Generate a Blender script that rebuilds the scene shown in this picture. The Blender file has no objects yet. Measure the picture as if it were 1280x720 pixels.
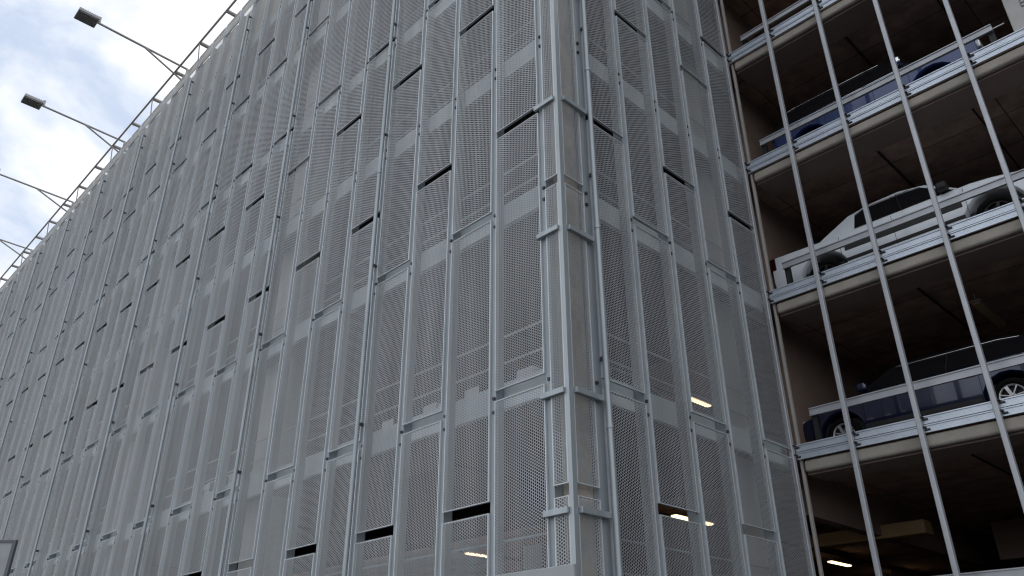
import bpy, math, random
from mathutils import Vector, Matrix
random.seed(7)
S=bpy.context.scene; COL=S.collection
# ------------------------------------------------------------------ helpers
def link(o,parent=None):
    COL.objects.link(o)
    if parent: o.parent=parent
    return o
def empty(name,loc=(0,0,0),rz=0,**kw):
    o=bpy.data.objects.new(name,None); o.empty_display_size=.2; COL.objects.link(o)
    o.location=loc; o.rotation_euler=(0,0,rz)
    for k,v in kw.items(): o[k]=v
    return o
class MB:
    def __init__(s): s.v=[];s.f=[];s.m=[];s.sm=[]
    def add(s,vs,fs,mi=0,smooth=False):
        n=len(s.v); s.v+=[tuple(v) for v in vs]
        for f in fs: s.f.append([n+i for i in f]); s.m.append(mi); s.sm.append(smooth)
    def box(s,x0,x1,y0,y1,z0,z1,mi=0):
        vs=[(x,y,z) for z in(z0,z1) for y in(y0,y1) for x in(x0,x1)]
        s.add(vs,[(0,2,3,1),(4,5,7,6),(0,1,5,4),(2,6,7,3),(0,4,6,2),(1,3,7,5)],mi)
    def quad(s,a,b,c,d,mi=0): s.add([a,b,c,d],[(0,1,2,3)],mi)
    def tube(s,p,q,r,n=10,mi=0,r2=None,cap=True):
        p=Vector(p);q=Vector(q);d=(q-p).normalized();r2=r if r2 is None else r2
        a=d.orthogonal().normalized();b=d.cross(a);vs=[]
        for i in range(n):
            t=2*math.pi*i/n;vs.append(p+(a*math.cos(t)+b*math.sin(t))*r)
        for i in range(n):
            t=2*math.pi*i/n;vs.append(q+(a*math.cos(t)+b*math.sin(t))*r2)
        s.add(vs,[(i,(i+1)%n,n+(i+1)%n,n+i) for i in range(n)],mi,True)
        if cap: s.add(vs[:n],[tuple(range(n))[::-1]],mi); s.add(vs[n:],[tuple(range(n))],mi)
    def bar(s,p,q,w,h,mi=0):
        p=Vector(p);q=Vector(q);d=(q-p).normalized();up=Vector((0,0,1)) if abs(d.z)<.9 else Vector((0,1,0))
        a=d.cross(up).normalized()*w/2;b=a.cross(d).normalized()*h/2
        vs=[p-a-b,p+a-b,p+a+b,p-a+b,q-a-b,q+a-b,q+a+b,q-a+b]
        s.add(vs,[(0,1,2,3),(7,6,5,4),(0,4,5,1),(1,5,6,2),(2,6,7,3),(3,7,4,0)],mi)
    def build(s,name,mats,parent=None,bevel=0,seg=2,**kw):
        me=bpy.data.meshes.new(name); me.from_pydata(s.v,[],s.f); me.update()
        if not isinstance(mats,(list,tuple)): mats=[mats]
        for m in mats: me.materials.append(m)
        for p,mi,sm in zip(me.polygons,s.m,s.sm): p.material_index=mi; p.use_smooth=sm
        o=bpy.data.objects.new(name,me); link(o,parent)
        if bevel:
            b=o.modifiers.new('b','BEVEL'); b.width=bevel; b.segments=seg; b.limit_method='ANGLE'; b.angle_limit=.6
        for k,v in kw.items(): o[k]=v
        return o
def fix(o):
    import bmesh
    bm=bmesh.new(); bm.from_mesh(o.data); bmesh.ops.recalc_face_normals(bm,faces=bm.faces); bm.to_mesh(o.data); bm.free(); return o
# ------------------------------------------------------------------ materials
def mat(name,col,rough=.6,metal=0,var=0.0,vscale=1.0,bump=0,bscale=20,spec=.5,streak=False,coat=0):
    m=bpy.data.materials.new(name); m.use_nodes=True; nt=m.node_tree; N=nt.nodes; P=N['Principled BSDF']
    P.inputs['Roughness'].default_value=rough; P.inputs['Metallic'].default_value=metal
    P.inputs['Specular IOR Level'].default_value=spec; P.inputs['Coat Weight'].default_value=coat
    P.inputs['Base Color'].default_value=(*col,1)
    if var:
        tc=N.new('ShaderNodeTexCoord'); mp=N.new('ShaderNodeMapping'); nt.links.new(tc.outputs['Object'],mp.inputs[0])
        mp.inputs['Scale'].default_value=(vscale*4,vscale*4,vscale*.35) if streak else (vscale,)*3
        no=N.new('ShaderNodeTexNoise'); no.inputs['Scale'].default_value=1; no.inputs['Detail'].default_value=7; no.inputs['Roughness'].default_value=.65
        nt.links.new(mp.outputs[0],no.inputs['Vector'])
        r=N.new('ShaderNodeMapRange'); r.inputs[1].default_value=.3;r.inputs[2].default_value=.7
        r.inputs[3].default_value=1-var;r.inputs[4].default_value=1+var
        nt.links.new(no.outputs[0],r.inputs[0])
        mx=N.new('ShaderNodeVectorMath'); mx.operation='SCALE'; mx.inputs[0].default_value=col
        nt.links.new(r.outputs[0],mx.inputs['Scale']); nt.links.new(mx.outputs[0],P.inputs['Base Color'])
    if bump:
        tc=N.new('ShaderNodeTexCoord'); no=N.new('ShaderNodeTexNoise'); no.inputs['Scale'].default_value=bscale; no.inputs['Detail'].default_value=5
        nt.links.new(tc.outputs['Object'],no.inputs['Vector'])
        b=N.new('ShaderNodeBump'); b.inputs['Strength'].default_value=bump; b.inputs['Distance'].default_value=.02
        nt.links.new(no.outputs[0],b.inputs['Height']); nt.links.new(b.outputs[0],P.inputs['Normal'])
    return m
def emis(name,col,s):
    m=bpy.data.materials.new(name); m.use_nodes=True; P=m.node_tree.nodes['Principled BSDF']
    P.inputs['Base Color'].default_value=(.8,.8,.75,1); P.inputs['Emission Color'].default_value=(*col,1); P.inputs['Emission Strength'].default_value=s
    return m
STEEL=(.385,.405,.42)
M=dict(
 steel=mat('painted_steel',STEEL,.5,.15,.12,1.2,streak=True),
 edge=mat('panel_edge_highlight',(.62,.66,.69),.45,.15,.1,2),  # lighter than the panel face: caught light put into the edge colour
 post=mat('galvanised_post',(.33,.37,.40),.5,.2,.12,1.5,streak=True),
 pipe=mat('galvanised_pipe',(.38,.425,.45),.4,.35,.14,2,streak=True),
 clip=mat('dark_clip',(.05,.05,.055),.6),
 plate=mat('checker_plate',(.56,.62,.70),.38,.5,.10,3),  # base tinted blue to stand for the reflected sky
 rail=mat('guard_rail_metal',(.46,.48,.51),.45,.3,.1,2),
 nose=mat('concrete_edge',(.36,.33,.285),.85,0,.16,1.3,bump=.3),
 band=mat('skylit_slab_edge',(.58,.64,.66),.8,0,.16,.9,bump=.2),  # pale blue of reflected sky light is put into this colour
 column=mat('painted_concrete_column',(.60,.60,.58),.8,0,.12,1.2),
 beige=mat('sunlit_beige_concrete',(.56,.49,.39),.85,0,.14,1.5),  # warm sunlit tone of the roof edge put into the parapet colour
 deck=mat('deck_concrete',(.18,.155,.14),.9,0,.2,.5),
 wall=mat('brown_wall',(.27,.195,.155),.9,0,.18,.8,bump=.2),
 darkdeck=mat('shaded_deck_concrete',(.05,.048,.045),.9,0,.2,.5),  # deck copy darkened to paint in the shade behind the screens
 darkslab=mat('shaded_slab_concrete',(.06,.055,.05),.9,0,.2,.6),  # near-black slab copy, interior shade put into its colour
 beam=mat('beam_concrete',(.27,.205,.175),.9,0,.2,.7,bump=.3,bscale=12),
 jambm=mat('jamb_concrete',(.36,.33,.31),.85,0,.12,1.5),
 gloss=mat('black_gloss_paint',(.008,.008,.010),.3,0,coat=.5),
 cornerc=mat('stained_column_concrete',(.47,.43,.37),.9,0,.3,3,bump=.3),
 darkrim=mat('dark_sign_rim',(.13,.14,.15),.6),
 dust=mat('dark_alloy',(.05,.05,.055),.4,.5),
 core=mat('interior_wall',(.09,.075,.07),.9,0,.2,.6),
 roof=mat('roof_structure',(.42,.41,.41),.6,.3,.1,2),
 lamp=mat('floodlight_housing',(.34,.34,.35),.5,.4,.1,5),
 lampface=mat('floodlight_lens',(.30,.27,.25),.25,0),
 asphalt=mat('asphalt',(.05,.05,.052),.9,0,.25,.8,bump=.5,bscale=60),
 walk=mat('pavement',(.22,.215,.20),.9,0,.15,.6),
 line=mat('road_paint',(.75,.75,.72),.7,0,.1,3),
 glass=mat('dark_glass',(.012,.012,.014),.06,0),
 tyre=mat('tyre_rubber',(.01,.01,.01),.95,spec=.1),
 rim=mat('alloy_rim',(.6,.6,.62),.3,.8),
 black=mat('black_plastic',(.015,.015,.016),.6),
 chrome=mat('chrome_trim',(.8,.8,.8),.15,1),
 hl=mat('headlight_lens',(.75,.78,.8),.1,.2),
 tl=mat('taillight_lens',(.03,.003,.003),.15),
 white=mat('white_paint',(.85,.90,.95),.3,0,coat=.6),
 blue=mat('blue_paint',(.008,.03,.14),.25,.2,coat=1),
 navy=mat('navy_paint',(.007,.013,.045),.2,.2,coat=1),
 grey=mat('grey_paint',(.05,.05,.055),.25,.2,coat=1),
 silver=mat('silver_paint',(.50,.53,.55),.3,.3,coat=.6),
 tan=mat('tan_duct',(.42,.30,.16),.8,0,.1,2),
 conduit=mat('dark_conduit',(.012,.01,.01),.7),
 mark=mat('faded_marking',(.16,.15,.15),.8,0,.4,30),
 sign=mat('grey_sign_panel',(.36,.385,.40),.6,.1,.08,2),
 tube=emis('lit_tube',(1,.72,.42),3.6),
 dull=mat('unlit_tube',(.62,.45,.27),.6),
 fixture=mat('fixture_housing',(.45,.40,.33),.6),
)
def soffit():
    m=mat('soffit_concrete',(.50,.345,.275),.9,0,.35,2.2,bump=.3,bscale=9); nt=m.node_tree;N=nt.nodes;P=N['Principled BSDF']
    tc=N.new('ShaderNodeTexCoord'); br=N.new('ShaderNodeTexBrick'); nt.links.new(tc.outputs['Object'],br.inputs[0])
    br.inputs['Color1'].default_value=(1,1,1,1);br.inputs['Color2'].default_value=(.8,.8,.8,1);br.inputs['Mortar'].default_value=(.25,.22,.2,1)
    br.inputs['Scale'].default_value=1;br.inputs['Mortar Size'].default_value=.012;br.inputs['Brick Width'].default_value=2.3;br.inputs['Row Height'].default_value=1.15;br.offset=.0
    mx=N.new('ShaderNodeMix');mx.data_type='RGBA';mx.blend_type='MULTIPLY';mx.inputs[0].default_value=1
    l=P.inputs['Base Color'].links[0]; src=l.from_socket; nt.links.remove(l)
    nt.links.new(src,mx.inputs[6]);nt.links.new(br.outputs[0],mx.inputs[7]);nt.links.new(mx.outputs[2],P.inputs['Base Color'])
    return m
M['soffit']=soffit()
def perf():
    m=mat('perforated_steel',STEEL,.5,.15,.20,.7,streak=True); nt=m.node_tree;N=nt.nodes;L=nt.links
    P=N['Principled BSDF'];out=N['Material Output']
    geo=N.new('ShaderNodeTexCoord');sp=N.new('ShaderNodeSeparateXYZ');L.new(geo.outputs['Object'],sp.inputs[0])
    def ma(op,a,b=None):
        n=N.new('ShaderNodeMath');n.operation=op
        for i,x in enumerate((a,b)):
            if x is None: continue
            if isinstance(x,(int,float)): n.inputs[i].default_value=x
            else: L.new(x,n.inputs[i])
        return n.outputs[0]
    p=.042;a2=p*math.sqrt(3)
    u=ma('ADD',ma('ADD',sp.outputs['X'],sp.outputs['Y']),200*a2);z=ma('ADD',sp.outputs['Z'],p*10)
    def lat(du,dz):
        uu=ma('SUBTRACT',ma('FLOORED_MODULO',ma('ADD',u,du+a2/2),a2),a2/2)
        zz=ma('SUBTRACT',ma('FLOORED_MODULO',ma('ADD',z,dz+p/2),p),p/2)
        return ma('SQRT',ma('ADD',ma('MULTIPLY',uu,uu),ma('MULTIPLY',zz,zz)))
    d=ma('MINIMUM',lat(0,0),lat(a2/2,p/2))
    hole=ma('LESS_THAN',d,.0153)
    tr=N.new('ShaderNodeBsdfTransparent');mx=N.new('ShaderNodeMixShader')
    cell=ma('FLOOR',ma('DIVIDE',ma('ADD',ma('ADD',sp.outputs['X'],sp.outputs['Y']),.37),1.107))
    row=ma('FLOOR',ma('DIVIDE',ma('ADD',sp.outputs['Z'],ma('MULTIPLY',cell,1.575)),4.725))
    wn=N.new('ShaderNodeTexWhiteNoise');wn.noise_dimensions='2D';cb=N.new('ShaderNodeCombineXYZ');L.new(cell,cb.inputs[0]);L.new(row,cb.inputs[1]);L.new(cb.outputs[0],wn.inputs['Vector'])
    sc=N.new('ShaderNodeVectorMath');sc.operation='SCALE';lk=P.inputs['Base Color'].links[0];src=lk.from_socket;nt.links.remove(lk)
    L.new(src,sc.inputs[0]);L.new(ma('ADD',ma('MULTIPLY',wn.outputs[0],.16),.92),sc.inputs['Scale']);L.new(sc.outputs[0],P.inputs['Base Color'])
    L.new(hole,mx.inputs[0]);L.new(P.outputs[0],mx.inputs[1]);L.new(tr.outputs[0],mx.inputs[2]);L.new(mx.outputs[0],out.inputs[0])
    return m
M['perf']=perf()
# checker plate bump
def plate_bump():
    m=M['plate'];nt=m.node_tree;N=nt.nodes;L=nt.links;P=N['Principled BSDF']
    tc=N.new('ShaderNodeTexCoord');mp=N.new('ShaderNodeMapping');mp.inputs['Rotation'].default_value=(0,.78,0)
    L.new(tc.outputs['Object'],mp.inputs[0]);ch=N.new('ShaderNodeTexChecker');ch.inputs['Scale'].default_value=16
    L.new(mp.outputs[0],ch.inputs[0]);b=N.new('ShaderNodeBump');b.inputs['Strength'].default_value=.8;b.inputs['Distance'].default_value=.012
    L.new(ch.outputs['Fac'],b.inputs['Height']);L.new(b.outputs[0],P.inputs['Normal'])
plate_bump()
# ------------------------------------------------------------------ camera
CF=995.6324
Cc=Vector((6.63782186,-7.520135,1.6))
R=Vector((0.69634849,0.71768735,-0.00486311));U=Vector((0.33358208,-0.31764933,0.88759332));F=Vector((-0.63546974,0.61969651,0.46060227))
cam=bpy.data.cameras.new('camera');co=bpy.data.objects.new('camera',cam);COL.objects.link(co)
mw=Matrix((( R.x,U.x,-F.x,Cc.x),(R.y,U.y,-F.y,Cc.y),(R.z,U.z,-F.z,Cc.z),(0,0,0,1)))
co.matrix_world=mw; cam.sensor_width=36; cam.lens=CF/1280*36; cam.clip_end=3000; cam.clip_start=.1
S.camera=co
def prj(q):
    v=Vector(q)-Cc; z=v.dot(F)
    if z<.1: return None
    return 640+CF*v.dot(R)/z,360-CF*v.dot(U)/z
# ------------------------------------------------------------------ setting
g=MB(); g.quad((-900,-900,0),(900,-900,0),(900,900,0),(-900,900,0)); g.build('ground',M['asphalt'],kind='structure')
g=MB(); g.box(-70,26,-5.2,-.9,0.0,.13); g.build('pavement',M['walk'],kind='structure',bevel=.02)
g=MB()
for i in range(-12,6): g.box(i*6,i*6+3,-12.1,-11.97,0.0,.006)
g.build('road_marking',M['line'],kind='structure')
# ------------------------------------------------------------------ the garage
ST=3.15; D0=5.75; LC=6.126; XL=-62.0; XR=24.0; YB=26.0
G=empty('parking_garage',(0,0,0),label='multi storey parking garage clad in grey perforated metal screens with an open sided bay',category='parking garage')
decks=[D0+ST*n for n in range(-1,6)]       # 2.6 ... 21.5
# slabs with edge bands
for i,z in enumerate(decks):
    b=MB()
    b.box(XL,-.275,.255,LC+.1,z-.25,z,1); b.box(XL,-.62,LC+.1,LC+1,z-.25,z,1); b.box(XL,-.62,LC+1,YB,z-.25,z,0); b.box(-.62,XR,LC+.1,YB,z-.25,z,0)
    for f_ in range(len(b.f)):       # top faces -> deck
        pass
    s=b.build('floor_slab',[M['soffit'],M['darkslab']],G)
    b=MB(); b.box(XL,-.20,.18,.25,z-.36,z+.045); b.box(-.27,-.20,.25,LC+.1,z-.36,z+.045)
    # vertical joints of the band pieces
    b.build('slab_edge',M['band'],G)
    if i<6:
        b=MB(); b.box(.13,XR,LC+.12,LC+.82,z-.57,z-.252); b.build('edge_beam',M['beam'],G)
        b=MB(); b.box(.13,XR,LC+.0,LC+.118,z-.54,z-.325); b.build('slab_nosing',M['nose'],G,bevel=.05,seg=4)
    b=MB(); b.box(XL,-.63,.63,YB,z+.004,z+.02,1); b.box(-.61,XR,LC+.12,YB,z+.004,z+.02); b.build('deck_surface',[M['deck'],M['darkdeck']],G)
# unseen back and end walls, added to keep daylight out of the interior
b=MB(); b.box(XL-.3,XR,YB,YB+.3,0,22.6); b.build('unseen_back_wall',M['core'],G)
b=MB(); b.box(XL-.3,XL,0.3,YB,0,22.6); b.build('unseen_end_wall',M['core'],G)
b=MB(); b.box(XR,XR+.3,LC,YB+.3,0,24); b.build('unseen_end_wall',M['core'],G)
# party wall behind the open bay
for i,z in enumerate(decks):
    b=MB(); b.box(-.55,-.325,6.95,YB,(z+.03 if i else z+2.05),z+ST-.26); b.build('dividing_wall',M['wall'],G)
# columns
def column(x0,x1,y0,y1,m=M['column'],z0=0,z1=21.25): 
    b=MB()
    zz=[z0]+[z for z in decks if z>z0]
    for a,c in zip([0]+decks[:-1],decks): b.box(x0,x1,y0,y1,a+.03,c-.26)
    return b.build('column',m,G,bevel=.02)
for k in range(0,7):
    xc=-9.55-9.1*k
    if xc>XL: column(xc-.54,xc+.48,.63,1.35); column(xc-.38,xc+.38,9,9.7); column(xc-.38,xc+.38,18,18.7)
column(-.95,-.62,5.1,5.9)
column(-.5,-.08,.40-.12,.62-.01,M['beige']) if False else None
b=MB(); b.box(-.32,-.10,.16,.52,.02,23.2); b.build('corner_column',M['cornerc'],G,bevel=.02)
c1=column(5.30,6.15,LC+.86,LC+1.75)
for x in (14.4,): column(x-.4,x+.4,LC+.86,LC+1.75)
column(5.3,6.1,15,15.8)
b=MB(); b.box(.047,.10,LC+.02,LC+.11,.02,24.0); b.build('jamb',M['jambm'],G,bevel=.015)
# marking strokes on the pale column (storey 3)
def strokes(cx,cz,h,glyph):
    w=h*.6;out=[]
    y=LC+.858-.003
    seg={'E':[(0,0,0,1),(0,0,1,0),(0,.5,.8,.5),(0,1,1,1)],'3':[(1,0,1,1),(0,0,1,0),(.2,.5,1,.5),(0,1,1,1)],'K':[(0,0,0,1),(0,.5,1,1),(0,.5,1,0)]}
    for i,ch in enumerate(glyph):
        for a,b_,c,d in seg[ch]:
            x0=cx+i*w*1.35
            mk.bar((x0+a*w,y,cz+b_*h),(x0+c*w,y,cz+d*h),.004,.03)
mk=MB(); strokes(5.56,13.17,.17,'E3'); strokes(5.56,12.80,.17,'EK'); mk.build('painted_marking',M['mark'],c1)
# ---- posts, panels of facade A
PX=[-.37-1.107*k for k in range(0,50)]
ZT=23.5
panels=[]; small=[]
def panel(mb,axis,u0,u1,z0,z1,off,sgn):
    """perforated tray: face + returned side edges + thin lips. axis 'x': facade A (y=off), 'y': facade B (x=off)"""
    e=.018; d=.05*sgn
    def P(u,v,z): return (u,v,z) if axis=='x' else (v,u,z)
    mb.quad(P(u0+e,off,z0),P(u1-e,off,z0),P(u1-e,off,z1),P(u0+e,off,z1),0)
    for a,b_ in((u0,u0+e),(u1-e,u1)):
        lo,hi=sorted((off-.006*(1 if sgn>0 else -1),off+d))
        if axis=='x': mb.box(a,b_,lo,hi,z0,z1,1)
        else: mb.box(lo,hi,a,b_,z0,z1,1)
    for z in(z0,z1-.012):
        lo,hi=sorted((off-.004*(1 if sgn>0 else -1),off+d*.8))
        if axis=='x': mb.box(u0+e,u1-e,lo,hi,z,z+.012,1)
        else: mb.box(lo,hi,u0+e,u1-e,z,z+.012,1)
PER=4.725
def zsegs(ph,zlo,zhi,gap=.155):
    """panel z ranges; gap tops at ph+PER*n"""
    out=[];n0=int(math.floor((zlo-ph)/PER))-1
    for n in range(n0,n0+9):
        a=ph+PER*n; c=ph+PER*(n+1)-gap
        a=max(a,zlo);c=min(c,zhi)
        if c-a>.15: out.append((a,c))
    return out
def area(q):
    ps=[prj(p) for p in q]
    if any(p is None for p in ps): return 0
    def cl(p): return (min(1280,max(0,p[0])),min(720,max(0,p[1])))
    ps=[cl(p) for p in ps]; s=0
    for i in range(len(ps)):
        a,b_=ps[i],ps[(i+1)%len(ps)]; s+=a[0]*b_[1]-a[1]*b_[0]
    return abs(s)/2
allp=[]
for k in range(len(PX)-1):
    x1=PX[k]-.055; x0=PX[k+1]+.055
    ph=5.615 if k%2==0 else 4.04
    for a,c in zsegs(ph,.75,ZT): allp.append(('x',x0,x1,a,c,-.02,1))
# corner panels
for a,c in zsegs(4.04,.75,ZT): allp.append(('x',-.31,-.045,a,c,-.02,1)); allp.append(('y',.06,.50,a,c,.02,-1))
PY=[.60]+[.631+1.0877*k for k in range(1,6)]
for k in range(5):
    y0=PY[k]+(.10 if k==0 else .055); y1=PY[k+1]-(.055 if k<4 else .02)
    ph=5.615 if k%2==0 else 4.04
    for a,c in zsegs(ph,.75,ZT): allp.append(('y',y0,y1,a,c,.02,-1))
def parea(p):
    ax,u0,u1,a,c,o,s=p
    q=[(u0,o,a),(u1,o,a),(u1,o,c),(u0,o,c)] if ax=='x' else [(o,u0,a),(o,u1,a),(o,u1,c),(o,u0,c)]
    return area(q)
allp.sort(key=parea,reverse=True)
for p in allp[:100]:
    b=MB(); panel(b,*p); b.build('screen_panel',[M['perf'],M['edge']],G)
b=MB()
for p in allp[100:]: panel(b,*p)
b.build('screen_panel',[M['perf'],M['edge']],G,kind='stuff')
def clips(b,u,axis):
    for z in decks:
        for dz in(-.26,-.47):
            for s in(-.042,):
                if axis=='x': b.box(u+.005,u+.045,-.03,.004,z+dz,z+dz+.04,1)
                else: b.box(-.004,.03,u-.045,u-.005,z+dz,z+dz+.04,1)
for k,x in enumerate(PX[:46]):
    b=MB(); b.box(x-.052,x+.052,.006,.17,.4,ZT-.25)
    clips(b,x,'x'); b.build('screen_post',[M['post'],M['clip']],G)
for k,y in enumerate(PY[:5]):
    w=.052 if k else .04
    b=MB(); b.box(-.19,-.006,(y-w if k else .507),y+w+(0 if k else .05),.4,ZT-.25)
    clips(b,y,'y'); b.build('screen_post',[M['post'],M['clip']],G)
# horizontal carrier rails behind the panels at every deck (top of the band)
# ---- corner post and ledges
b=MB(); b.box(-.036,.032,-.034,-.024,.4,ZT); b.box(.022,.032,-.024,.045,.4,ZT); b.build('corner_post',M['pipe'],G)
for z in(3.70,5.27,7.80,10.25,13.0,15.6,18.2,20.8):
    b=MB(); b.box(-.47,-.045,-.075,-.026,z-.04,z+.04); b.box(.026,.09,.06,.62,z-.04,z+.04); b.box(.02,.09,-.075,.06,z-.04,z+.04) if False else None
    b.build('corner_ledge',M['pipe'],G,bevel=.006)
b=MB(); b.box(XL,.05,-.10,-.045,2.35,3.05); b.build('fascia_plate',M['sign'],G,bevel=.01)
# ---- pipes
def drain(x,y,z0,z1,nx,ny,r=.037):
    b=MB(); b.tube((x,y,z0),(x,y,z1),r,14)
    z=z0+1.4
    while z<z1: b.tube((x,y,z),(x,y,z+.06),r*1.22,14); z+=ST
    p=b.build('drainpipe',M['pipe'],G)
    for zz in [d-.0 for d in decks if z0<d<z1-.5]+[z1-.16 if z1<23 else 22.3]:
        b=MB(); b.box(min(x,x+nx)-.012*(nx==0),max(x,x+nx)+.012*(nx==0),min(y,y+ny)-.012*(ny==0),max(y,y+ny)+.012*(ny==0),zz+.10,zz+.16); b.build('pipe_bracket',M['clip'],p)
for j in range(1,11):
    drain(PX[4*j]+.03,-.15,.3,22.25,0,.12)
drain(.12,PY[0]+.065,.3,23.3,-.1,0,.042)
b=MB(); b.box(XL,-.5,.185,.22,21.56,23.30); b.box(XL,-.5,.185,.22,23.66,24.02); b.build('parapet',M['beige'],G)
# ---- roof railing
rr=MB(); rr.tube((XL,-.15,24.15),(-.2,-.15,24.15),.04,10); rr.tube((.12,-.15,24.15),(.12,6,24.15),.04,10)
ro=rr.build('roof_rail',M['roof'],G)
for j in range(1,25):
    x=PX[0]-2.214*j+.03+.0
    b=MB(); b.tube((x,-.15,24.15),(x,1.6,24.15),.075,10); b.tube((x,1.6,24.15),(x,1.6,21.5),.075,10); b.build('rail_strut',M['roof'],ro)
    if j%2==0: b=MB(); b.tube((x,-.15,24.12),(x,-.06,23.3),.024,8); b.build('rail_brace',M['roof'],ro)
# ---- interior guard rails behind screens
for z in decks:
    b=MB()
    for h in(.55,1.0): b.tube((XL,.50,z+h),(-.56,.50,z+h),.018,8); b.tube((-.56,.5,z+h),(-.56,LC,z+h),.018,8)
    b.build('inner_rail',M['rail'],G)
# ---- open bay: bars, plates, rails
for k in range(-1,17):
    x=1.105+1.1575*k
    if k==-1: x=-.005; 
    b=MB(); y=LC-.10
    b.box(x-.041,x+.041,y-.05,y+.05,.3,24.0)
    for z in decks:
        for dz in(-.07,-.24): b.box(x+.042,x+.075,y-.02,y+.09,z+dz,z+dz+.03,1); b.box(x+.042,x+.13,y+.04,y+.075,z+dz-.035,z+dz-.005,1)
    b.build('facade_bar',[M['rail'],M['clip']],G,bevel=.012)
for i,z in enumerate(decks):
    for lo,hi in((-.165,-.035),(-.305,-.178)):
        b=MB(); b.box(.05,XR,LC-.03,LC-.004,z+lo,z+hi); b.box(.05,XR,LC-.045,LC-.03,z+hi-.02,z+hi); b.box(.05,XR,LC-.04,LC-.03,z+lo,z+lo+.015)
        b.build('kick_plate',M['plate'],G)
    b=MB(); 
    b.box(.22,5.05,LC+.42,LC+.46,z+.58,z+.73); b.box(5.0,5.25,LC+.44,LC+.455,z+.62,z+.64); b.box(6.3,14,LC+.42,LC+.46,z+.58,z+.73)
    b.box(.22,5.05,LC+.40,LC+.42,z+.58,z+.60); b.box(.22,5.05,LC+.40,LC+.42,z+.71,z+.73)
    gr=b.build('guard_rail',M['rail'],G)
    for x in(.28,5.0,6.4,13.8): b=MB(); b.box(x-.05,x+.05,LC+.465,LC+.56,z+.02,z+.76); b.build('rail_post',M['black'],gr)
    # conduits under the ceiling
    b=MB()
    for x in(2.35,4.2): b.tube((x,LC+.9,z+ST-.31),(x+.1,YB-.2,z+ST-.31),.018,6)
    for x in(-4.4,-11.5,-20): b.tube((x,1.5,z+ST-.31),(x,YB-.2,z+ST-.31),.02,6)
    b.build('conduit',M['conduit'],G)
b=MB(); b.box(-2.2,.57,10.1,10.5,4.60,4.87); b.build('ceiling_duct',M['tan'],G,bevel=.01)
b=MB(); b.box(.7,14,14,14.5,4.45,5.3); b.build('cross_beam',M['wall'],G)
# ------------------------------------------------------------------ lamps
def ceil_lamp(x,y0,y1,z,label,lit=True,x1=None):
    t=empty('ceiling_light',(x,(y0+y1)/2,z),label=label,category='ceiling light',group='tube lights under the garage ceilings')
    h=(y1-y0)/2; b=MB(); b.box(-.09,.09,-h,h,-.05,0.0); b.tube((0,-h+.1,.0),(0,-h+.1,.16),.012,6); b.tube((0,h-.1,0),(0,h-.1,.16),.012,6)
    b.build('housing',M['fixture'],t,bevel=.01)
    b=MB(); b.box(-.075,.075,-h+.02,h-.02,-.09,-.052); b.build('diffuser',M['tube'] if lit else M['dull'],t,bevel=.02)
    return t
ceil_lamp(-3.62,7.35,8.85,5.25,'lit warm tube light in the open slot of the side facade')
ceil_lamp(-3.93,8.8,9.9,8.42,'lit orange tube light one storey up behind the side facade panels')
ceil_lamp(-10.42,7.3,8.4,5.25,'lit warm tube light low behind the front facade panels left of the corner')
ceil_lamp(-4.36,16.1,17.4,5.25,'lit tube light at the foot of the open bay, below the tan duct')
ceil_lamp(-4.55,20.9,22.1,5.25,'lit tube light at the bottom edge, farther back than the one below the tan duct')
ceil_lamp(3.0,8.5,10.1,8.45,'unlit tan tube light on the ceiling above the navy car',False)
def flood(x,label):
    t=empty('floodlight',(x,.3,23.9),label=label,category='floodlight',group='floodlights on arms along the roof edge')
    b=MB(); b.tube((0,0,.68),(0,-3.55,.76),.045,10); b.tube((0,-.05,.0),(0,-1.75,.71),.038,10); b.tube((0,0,-2.3),(0,0,.70),.05,10); b.build('arm',M['roof'],t)
    b=MB(); w=.31
    b.box(-w,w,-4.30,-3.56,.68,.80)
    for i in range(9): yy=-4.26+i*.083; b.box(-w+.03,w-.03,yy,yy+.02,.80,.86)
    b.build('lamp_head',M['lamp'],t,bevel=.02)
    b=MB(); b.box(-w+.04,w-.04,-4.26,-3.60,.664,.6785)
    for i in range(7): xx=-w+.07+i*.085; b.box(xx,xx+.018,-4.25,-3.61,.645,.663,1)
    b.build('lens',[M['lampface'],M['lamp']],t)
    b=MB(); b.tube((0,-3.50,.80),(0,-3.50,1.04),.055,10); b.build('photocell',M['lamp'],t)
flood(-20.3,'nearest floodlight on its arm over the roof edge, highest in the sky')
flood(-26.9,'second floodlight on its arm over the roof edge, below and left of the highest')
flood(-33.8,'third floodlight on its arm, head beyond the left edge of the picture')
flood(-40.6,'fourth and farthest floodlight arm, lowest against the sky')
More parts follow.
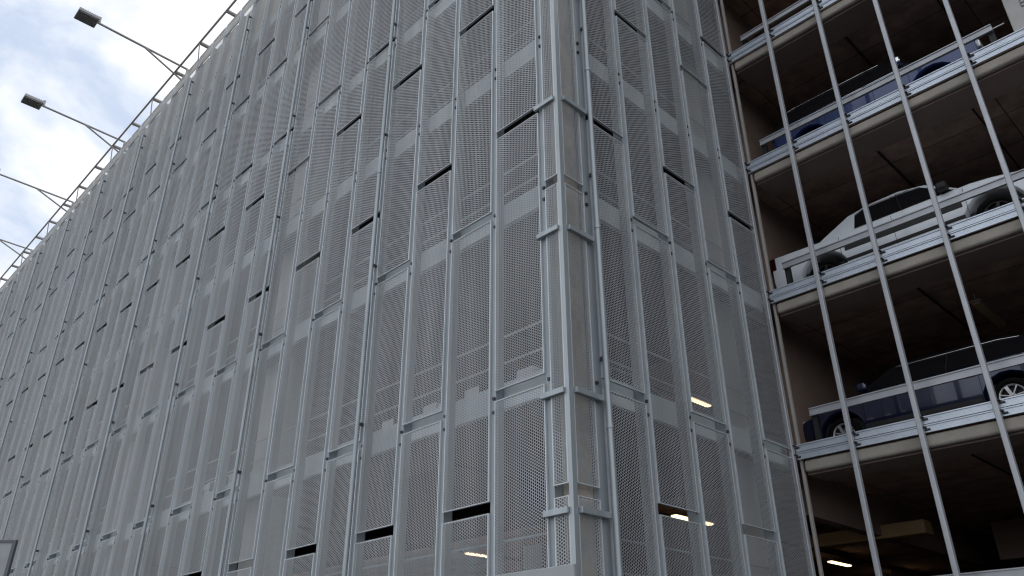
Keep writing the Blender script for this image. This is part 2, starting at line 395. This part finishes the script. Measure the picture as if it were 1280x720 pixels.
# ------------------------------------------------------------------ cars
def loft_prism(outline,w,inset=.05,name='body',m=None,parent=None,smooth=False):
    """outline in (x,z); extruded across y with rounded shoulders"""
    cx=sum(p[0] for p in outline)/len(outline);cz=sum(p[1] for p in outline)/len(outline)
    n=len(outline);b=MB();rings=[]
    prof=[(-w,.045),(-w+.035,.015),(-w+.10,0),(w-.10,0),(w-.035,.015),(w,.045)]
    for y,ins in prof:
        ring=[]
        for i,(x,z) in enumerate(outline):
            p=Vector((x,z));a=Vector(outline[i-1]);c=Vector(outline[(i+1)%n])
            t=(c-a).normalized();nrm=Vector((t.y,-t.x))
            q=p-nrm*ins
            ring.append((q.x,y,q.y))
        rings.append(ring)
    vs=[v for r in rings for v in r];fs=[]
    for k in range(len(prof)-1):
        for i in range(n):
            j=(i+1)%n;fs.append((k*n+i,k*n+j,(k+1)*n+j,(k+1)*n+i))
    b.add(vs,fs,0,True)
    b.add(rings[0],[tuple(range(n))],0); b.add(rings[-1],[tuple(range(n))[::-1]],0)
    o=b.build(name,m,parent); return fix(o)
def arch(cx,cz,r,n=9):
    return [(cx-r*math.cos(math.pi*i/n),cz+r*math.sin(math.pi*i/n)) for i in range(n+1)]
def car(name,label,cat,loc,rz,paint,mirror=None,rimm=None,cabm=None,Ln=4.5,W=1.78,wb=2.65,rear=.9,wr=.33,kind='sedan',group='cars parked inside the garage',rimstyle=5):
    t=empty(name,loc,rz,label=label,category=cat,group=group)
    w=W/2; xr=rear; xf=rear+wb; sill=.30
    ar=wr+(.08 if kind!='pickup' else .12)
    if kind=='sedan':
        top=[(Ln-.02,.55),(Ln-.10,.72),(Ln-.9,.90),(Ln-1.35,.98),(.55,1.02),(.08,.98),(.0,.6)]
        cab=[(Ln-1.45,.97),(Ln-2.15,1.40),(Ln-2.6,1.46),(1.45,1.45),(1.05,1.36),(.45,1.0)]
    elif kind=='hatch':
        top=[(Ln-.02,.55),(Ln-.08,.75),(Ln-.75,.92),(Ln-1.1,1.0),(.35,1.06),(.06,1.0),(.0,.6)]
        cab=[(Ln-1.15,.98),(Ln-1.9,1.44),(Ln-2.3,1.50),(.9,1.48),(.5,1.38),(.15,1.02)]
    elif kind=='suv':
        top=[(Ln-.02,.6),(Ln-.08,.95),(Ln-.85,1.08),(Ln-1.15,1.12),(.3,1.14),(.05,1.1),(.0,.6)]
        cab=[(Ln-1.2,1.1),(Ln-1.8,1.62),(Ln-2.2,1.70),(.5,1.68),(.3,1.6),(.08,1.12)]
    elif kind=='pickup':
        top=[(Ln-.03,.6),(Ln-.06,.98),(Ln-.9,1.14),(Ln-1.25,1.18),(2.0,1.17),(1.10,1.18),(.02,1.21),(.0,.62)]
        cab=[(Ln-1.4,1.14),(Ln-2.05,1.62),(Ln-2.55,1.73),(2.25,1.71),(1.75,1.60),(1.10,1.175)]
    bot=[(.05,.38)]+[(xr-ar,sill+.02)]+arch(xr,wr,ar)[1:-1]+[(xr+ar,sill)]+[(xf-ar,sill)]+arch(xf,wr,ar)[1:-1]+[(xf+ar,sill+.02)]+[(Ln-.06,.34)]
    body=loft_prism(bot+top,w,name='body',m=paint,parent=t)
    # dark wheel wells / floor
    b=MB(); b.box(.3,Ln-.3,-w+.14,w-.14,.22,.62); b.build('underbody',M['black'],t)
    # cabin shell, narrowing to roof
    zb=min(p[1] for p in cab);zt=max(p[1] for p in cab);wbt=w-.07;wrt=w-.27
    def hw(z): k=max(0,min(1,(z-zb)/(zt-zb))); return wbt+(wrt-wbt)*k**1.1
    b=MB();n=len(cab)
    L_=[(x,-hw(z),z) for x,z in cab];R_=[(x,hw(z),z) for x,z in cab];mid=[(x,0,z+(.03 if z>zt-.15 else 0)) for x,z in cab]
    vs=L_+mid+R_;fs=[]
    for a in(0,1):
        for i in range(n-1): fs.append((a*n+i,a*n+i+1,(a+1)*n+i+1,(a+1)*n+i))
    b.add(vs,fs,0,True); b.add(L_,[tuple(range(n))],0);b.add(R_,[tuple(range(n))[::-1]],0)
    fix(b.build('cabin',cabm or paint,t,bevel=.03))
    # side glass (inset copies of the cabin outline), one pane each side, with pillar strips
    c0=Vector((sum(p[0] for p in cab)/n,(zb+zt)/2))
    def insetp(x,z):
        k=.90; return (c0.x+(x-c0.x)*k*1.0, min(zt-.10,max(zb+.05,c0.y+(z-c0.y)*.84)))
    gp=[insetp(x,z) for x,z in cab]
    if kind=='pickup': gp=[gp[0],gp[1],gp[2],(2.1,zt-.10),(1.9,zt-.19),(1.88,zb+.06)]
    for s in(-1,1):
        b=MB(); o_=[(x,s*(hw(z)+.012),z) for x,z in gp]; i_=[(x,s*(hw(z)-.02),z) for x,z in gp];m_=len(gp)
        b.add(o_+i_,[tuple(range(m_)),tuple(range(m_,2*m_))[::-1]]+[(i,(i+1)%m_,m_+(i+1)%m_,m_+i) for i in range(m_)])
        wn=fix(b.build('side_window',M['glass'],t))
        xm=(cab[0][0]+gp[-1][0])/2-.05
        b=MB(); p0=(xm-.03,zb+.05);p1=(xm-.10,zt-.10)
        b.bar((p0[0],s*(hw(p0[1])+.016),p0[1]),(p1[0],s*(hw(p1[1])+.016),p1[1]),.012,.07); b.build('pillar',M['black'],wn)
        b=MB()
        for (a,c) in zip(gp[1:-1],gp[2:-1]): b.tube((a[0],s*(hw(a[1])+.02),a[1]+.02),(c[0],s*(hw(c[1])+.02),c[1]+.02),.011,6)
        b.tube((gp[0][0],s*(hw(zb)+.012),zb+.03),(gp[-1][0],s*(hw(zb)+.012),zb+.03),.009,6); b.build('window_trim',M['chrome'],wn)
    def slope_glass(p,q,nm):
        P_=Vector(p);Q=Vector(q);d=Q-P_; a=P_+d*.10;c=P_+d*.90;nr=Vector((abs(d.y),abs(d.x))).normalized();
        if nm=='rear_window': nr=Vector((-abs(d.y),abs(d.x))).normalized()
        a2=a+nr*.03;c2=c+nr*.03;b=MB()
        vs=[(a2.x,-hw(a.y)+.08,a2.y),(a2.x,hw(a.y)-.08,a2.y),(c2.x,hw(c.y)-.06,c2.y),(c2.x,-hw(c.y)+.06,c2.y)]
        a3=a-nr*.01;c3=c-nr*.01
        vs+=[(a3.x,-hw(a.y)+.08,a3.y),(a3.x,hw(a.y)-.08,a3.y),(c3.x,hw(c.y)-.06,c3.y),(c3.x,-hw(c.y)+.06,c3.y)]
        b.add(vs,[(0,1,2,3),(7,6,5,4),(0,4,5,1),(1,5,6,2),(2,6,7,3),(3,7,4,0)]); fix(b.build(nm,M['glass'],t))
    slope_glass(cab[0],cab[1],'windshield'); slope_glass(cab[-1],cab[-2],'rear_window')
    # wheels
    for x in(xr,xf):
        for s in(-1,1):
            b=MB();n2=28;pr=[(wr*.66,-.10),(wr*.9,-.11),(wr,-.07),(wr,.07),(wr*.9,.11),(wr*.66,.10)];vs=[]
            y0=s*(w-.13)
            for i in range(n2):
                a=2*math.pi*i/n2
                for r_,yy in pr: vs.append((x+r_*math.cos(a),y0+yy,wr+r_*math.sin(a)))
            k_=len(pr);fs=[(i*k_+j,((i+1)%n2)*k_+j,((i+1)%n2)*k_+(j+1)%k_,i*k_+(j+1)%k_) for i in range(n2) for j in range(k_)]
            b.add(vs,fs,0,True); wh=fix(b.build('wheel',M['tyre'],t))
            b=MB(); yo=y0+s*.09
            ri=wr*.66
            vs=[];
            for i in range(n2):
                a=2*math.pi*i/n2
                for r_,yy in((ri,0),(ri*.86,-.0),(ri*.86,-.03*1)): vs.append((x+r_*math.cos(a),yo+s*yy,wr+r_*math.sin(a)))
            b.add(vs,[(i*3+j,((i+1)%n2)*3+j,((i+1)%n2)*3+j+1,i*3+j+1) for i in range(n2) for j in range(2)],0,True)
            for i in range(rimstyle):
                a=2*math.pi*i/rimstyle+.3; b.bar((x,yo-s*.005,wr),(x+ri*.9*math.cos(a),yo-s*.005,wr+ri*.9*math.sin(a)),.055 if rimstyle<8 else .03,.02)
            b.tube((x,yo-s*.02,wr),(x,yo+s*.012,wr),.055,12); b.build('rim',rimm or M['rim'],wh)
            b=MB(); b.tube((x,y0-.02*s,wr),(x,y0+.03*s,wr),ri,20); b.build('brake_disc',M['black'],wh)
    zh=1.0 if kind in('suv','pickup') else .86
    belt=zb
    for s in(-1,1):
        b=MB(); b.box(Ln-.30,Ln-.01,min(s*(w-.42),s*(w-.03)),max(s*(w-.42),s*(w-.03)),zh-.28,zh-.10); b.build('headlight',M['hl'],t,bevel=.03)
        b=MB(); b.box(-.012,.14,min(s*(w-.30),s*(w+.004)),max(s*(w-.30),s*(w+.004)),zh-.12,zh+(.18 if kind=='pickup' else .06)); b.build('taillight',M['tl'],t,bevel=.02)
        b=MB(); xm=cab[0][0]-.28; b.box(xm-.10,xm+.10,min(s*(w-.0),s*(w+.20)),max(s*(w-.0),s*(w+.20)),belt+.02,belt+.18); b.build('mirror',mirror or M['chrome'],t,bevel=.05,seg=3)
        for i,xh in enumerate((xr+.55,xr+.55+1.05)):
            b=MB(); b.box(xh-.10,xh+.10,min(s*(w-.01),s*(w+.03)),max(s*(w-.01),s*(w+.03)),belt-.17,belt-.14); b.build('door_handle',M['chrome'] if kind!='pickup' else M['black'],t,bevel=.01)
        b=MB()
        for xs in(xr+.42,xr+1.5,xf-.42): b.bar((xs,s*(w+.001),.42),(xs,s*(w+.001),belt-.03),.006,.012)
        b.build('door_seam',M['black'],t)
        b=MB(); b.box(xr+.45,xf-.45,min(s*(w-.02),s*(w+.012)),max(s*(w-.02),s*(w+.012)),.33,.42); b.build('side_skirt',M['black'],t,bevel=.01)
    b=MB(); b.box(Ln-.06,Ln+.012,-w+.45,w-.45,zh-.34,zh-.12); b.build('grille',M['black'],t,bevel=.02)
    b=MB(); b.box(Ln-.04,Ln+.02,-.26,.26,.42,.54); b.build('licence_plate',M['white'],t)
    if kind=='pickup':
        for s in(-1,1):
            for z0,z1 in((.74,.86),(.50,.57)):
                b=MB(); b.box(xr+.50,xf-.50,min(s*(w-.02),s*(w+.014)),max(s*(w-.02),s*(w+.014)),z0,z1); b.build('side_strip',M['black'],t,bevel=.006)  # black strips along each flank of the truck
        b=MB(); b.box(.06,1.05,-w+.1,w-.1,1.20,1.225); b.build('bed_cover',M['black'],t)
    return t
dk=lambda n:decks[n]+.02
car('pickup_truck','white crew cab pickup truck behind the guard rail in the open bay','pickup',(-.29,LC+.95+.93,dk(2)),0,M['white'],Ln=5.35,W=1.86,wb=3.25,rear=1.13,wr=.38,kind='pickup',rimstyle=6,mirror=M['black'],rimm=M['black'])
car('parked_car','dark blue sport utility car with silver mirror, one storey above the white pickup','car',(.30,LC+.85+.9,dk(3)),0,M['blue'],cabm=M['gloss'],Ln=4.45,W=1.8,wb=2.65,rear=.85,wr=.35,kind='suv')
car('parked_car','dark navy car with chrome window line and alloy wheel, below the white pickup','car',(4.35,LC+1.2+.9,dk(1)),math.pi,M['navy'],mirror=M['navy'],cabm=M['gloss'],Ln=4.75,W=1.8,wb=2.95,rear=.95,wr=.33,kind='hatch',rimstyle=7)
car('parked_car','nearly black car at the lower right corner, below the navy car','car',(7.4,LC+1.1+.9,dk(0)),math.pi,M['grey'],Ln=4.6,W=1.8,wb=2.7,rear=.9,kind='sedan')
car('parked_car','white hatchback behind the front screen, beside the silver sedan','car',(-5.25,1.25+4.3,dk(1)),-math.pi/2,M['white'],Ln=4.3,W=1.76,wb=2.6,rear=.8,kind='hatch')
car('parked_car','silver sedan behind the front screen, nearest to the building corner','car',(-2.75,1.25+4.5,dk(1)),-math.pi/2,M['silver'],Ln=4.5,W=1.78,wb=2.65,rear=.95,kind='sedan')
car('parked_suv','white sport utility car facing out behind the front screen, far left of the corner','car',(-13.1,1.25+4.5,dk(1)),-math.pi/2,M['white'],Ln=4.5,W=1.85,wb=2.65,rear=.9,wr=.36,kind='suv')
# sign at the lower left
t=empty('sign_board',(-17.71,-2.79,0),rz=math.atan2(R.y,R.x),label='grey flat sign panel with dark rim at the lower left corner',category='sign')
b=MB(); b.box(-1.6,1.02,-.03,.03,3.6,5.20); b.build('panel',M['sign'],t)
b=MB(); b.box(1.02,1.10,-.05,.05,3.5,5.27); b.box(-1.6,1.02,-.05,.05,5.20,5.27); b.box(-1.6,1.02,-.05,.05,3.5,3.6); b.build('rim',M['darkrim'],t)
b=MB(); b.tube((-.9,0,.0),(-.9,0,3.55),.06,12); b.tube((.6,0,0),(.6,0,3.55),.06,12); b.build('post',M['roof'],t)
# ------------------------------------------------------------------ light
w=bpy.data.worlds.new('World'); S.world=w; w.use_nodes=True; nt=w.node_tree;N=nt.nodes;L=nt.links
bg=N['Background']
SUN_EL=math.radians(48); sdir=Vector((-.45,.90,0)).normalized()   # towards the sun: behind the building
sky=N.new('ShaderNodeTexSky'); sky.sky_type='NISHITA'; sky.sun_disc=False; sky.sun_elevation=SUN_EL
sky.sun_rotation=math.atan2(sdir.x,sdir.y); sky.air_density=1.0; sky.dust_density=.6
tc=N.new('ShaderNodeTexCoord'); mp=N.new('ShaderNodeMapping'); mp.inputs['Scale'].default_value=(1,1,1.5); mp.inputs['Location'].default_value=(.3,.1,.6)
L.new(tc.outputs['Generated'],mp.inputs[0])
no=N.new('ShaderNodeTexNoise'); no.inputs['Scale'].default_value=3.6; no.inputs['Detail'].default_value=9; no.inputs['Roughness'].default_value=.55; no.inputs['Distortion'].default_value=.3
L.new(mp.outputs[0],no.inputs['Vector'])
cr=N.new('ShaderNodeValToRGB'); cr.color_ramp.elements[0].position=.37; cr.color_ramp.elements[0].color=(.3,.3,.3,1); cr.color_ramp.elements[1].position=.54; cr.color_ramp.elements[1].color=(1,1,1,1)
L.new(no.outputs[0],cr.inputs[0])
n2=N.new('ShaderNodeTexNoise'); n2.inputs['Scale'].default_value=9; n2.inputs['Detail'].default_value=6; L.new(mp.outputs[0],n2.inputs['Vector'])
c2=N.new('ShaderNodeValToRGB'); c2.color_ramp.elements[0].position=.35; c2.color_ramp.elements[0].color=(9.2,9.7,10.7,1); c2.color_ramp.elements[1].position=.6; c2.color_ramp.elements[1].color=(13.5,13.3,13,1)
L.new(n2.outputs[0],c2.inputs[0])
mx=N.new('ShaderNodeMix'); mx.data_type='RGBA'; L.new(cr.outputs[0],mx.inputs[0]); sk=N.new('ShaderNodeMix'); sk.data_type='RGBA'; sk.inputs[0].default_value=.65; sk.inputs[7].default_value=(5.0,6.8,9.8,1); L.new(sky.outputs[0],sk.inputs[6]); L.new(sk.outputs[2],mx.inputs[6]); L.new(c2.outputs[0],mx.inputs[7])
L.new(mx.outputs[2],bg.inputs[0]); bg.inputs[1].default_value=.1
sl=bpy.data.lights.new('sun','SUN'); sl.energy=2.0; sl.angle=math.radians(.5); sl.color=(1,.96,.9)
so=bpy.data.objects.new('sun',sl); COL.objects.link(so)
d=Vector((sdir.x*math.cos(SUN_EL),sdir.y*math.cos(SUN_EL),math.sin(SUN_EL)))
so.rotation_euler=d.to_track_quat('Z','Y').to_euler(); so.location=(0,0,60)
S.view_settings.view_transform='Standard'; S.view_settings.look='None'; S.view_settings.exposure=0; S.view_settings.gamma=1
S.cycles.transparent_max_bounces=24; S.cycles.max_bounces=8; S.cycles.diffuse_bounces=5
S.cycles.caustics_reflective=False; S.cycles.caustics_refractive=False
S.cycles.use_denoising=True; S.cycles.filter_width=1.2
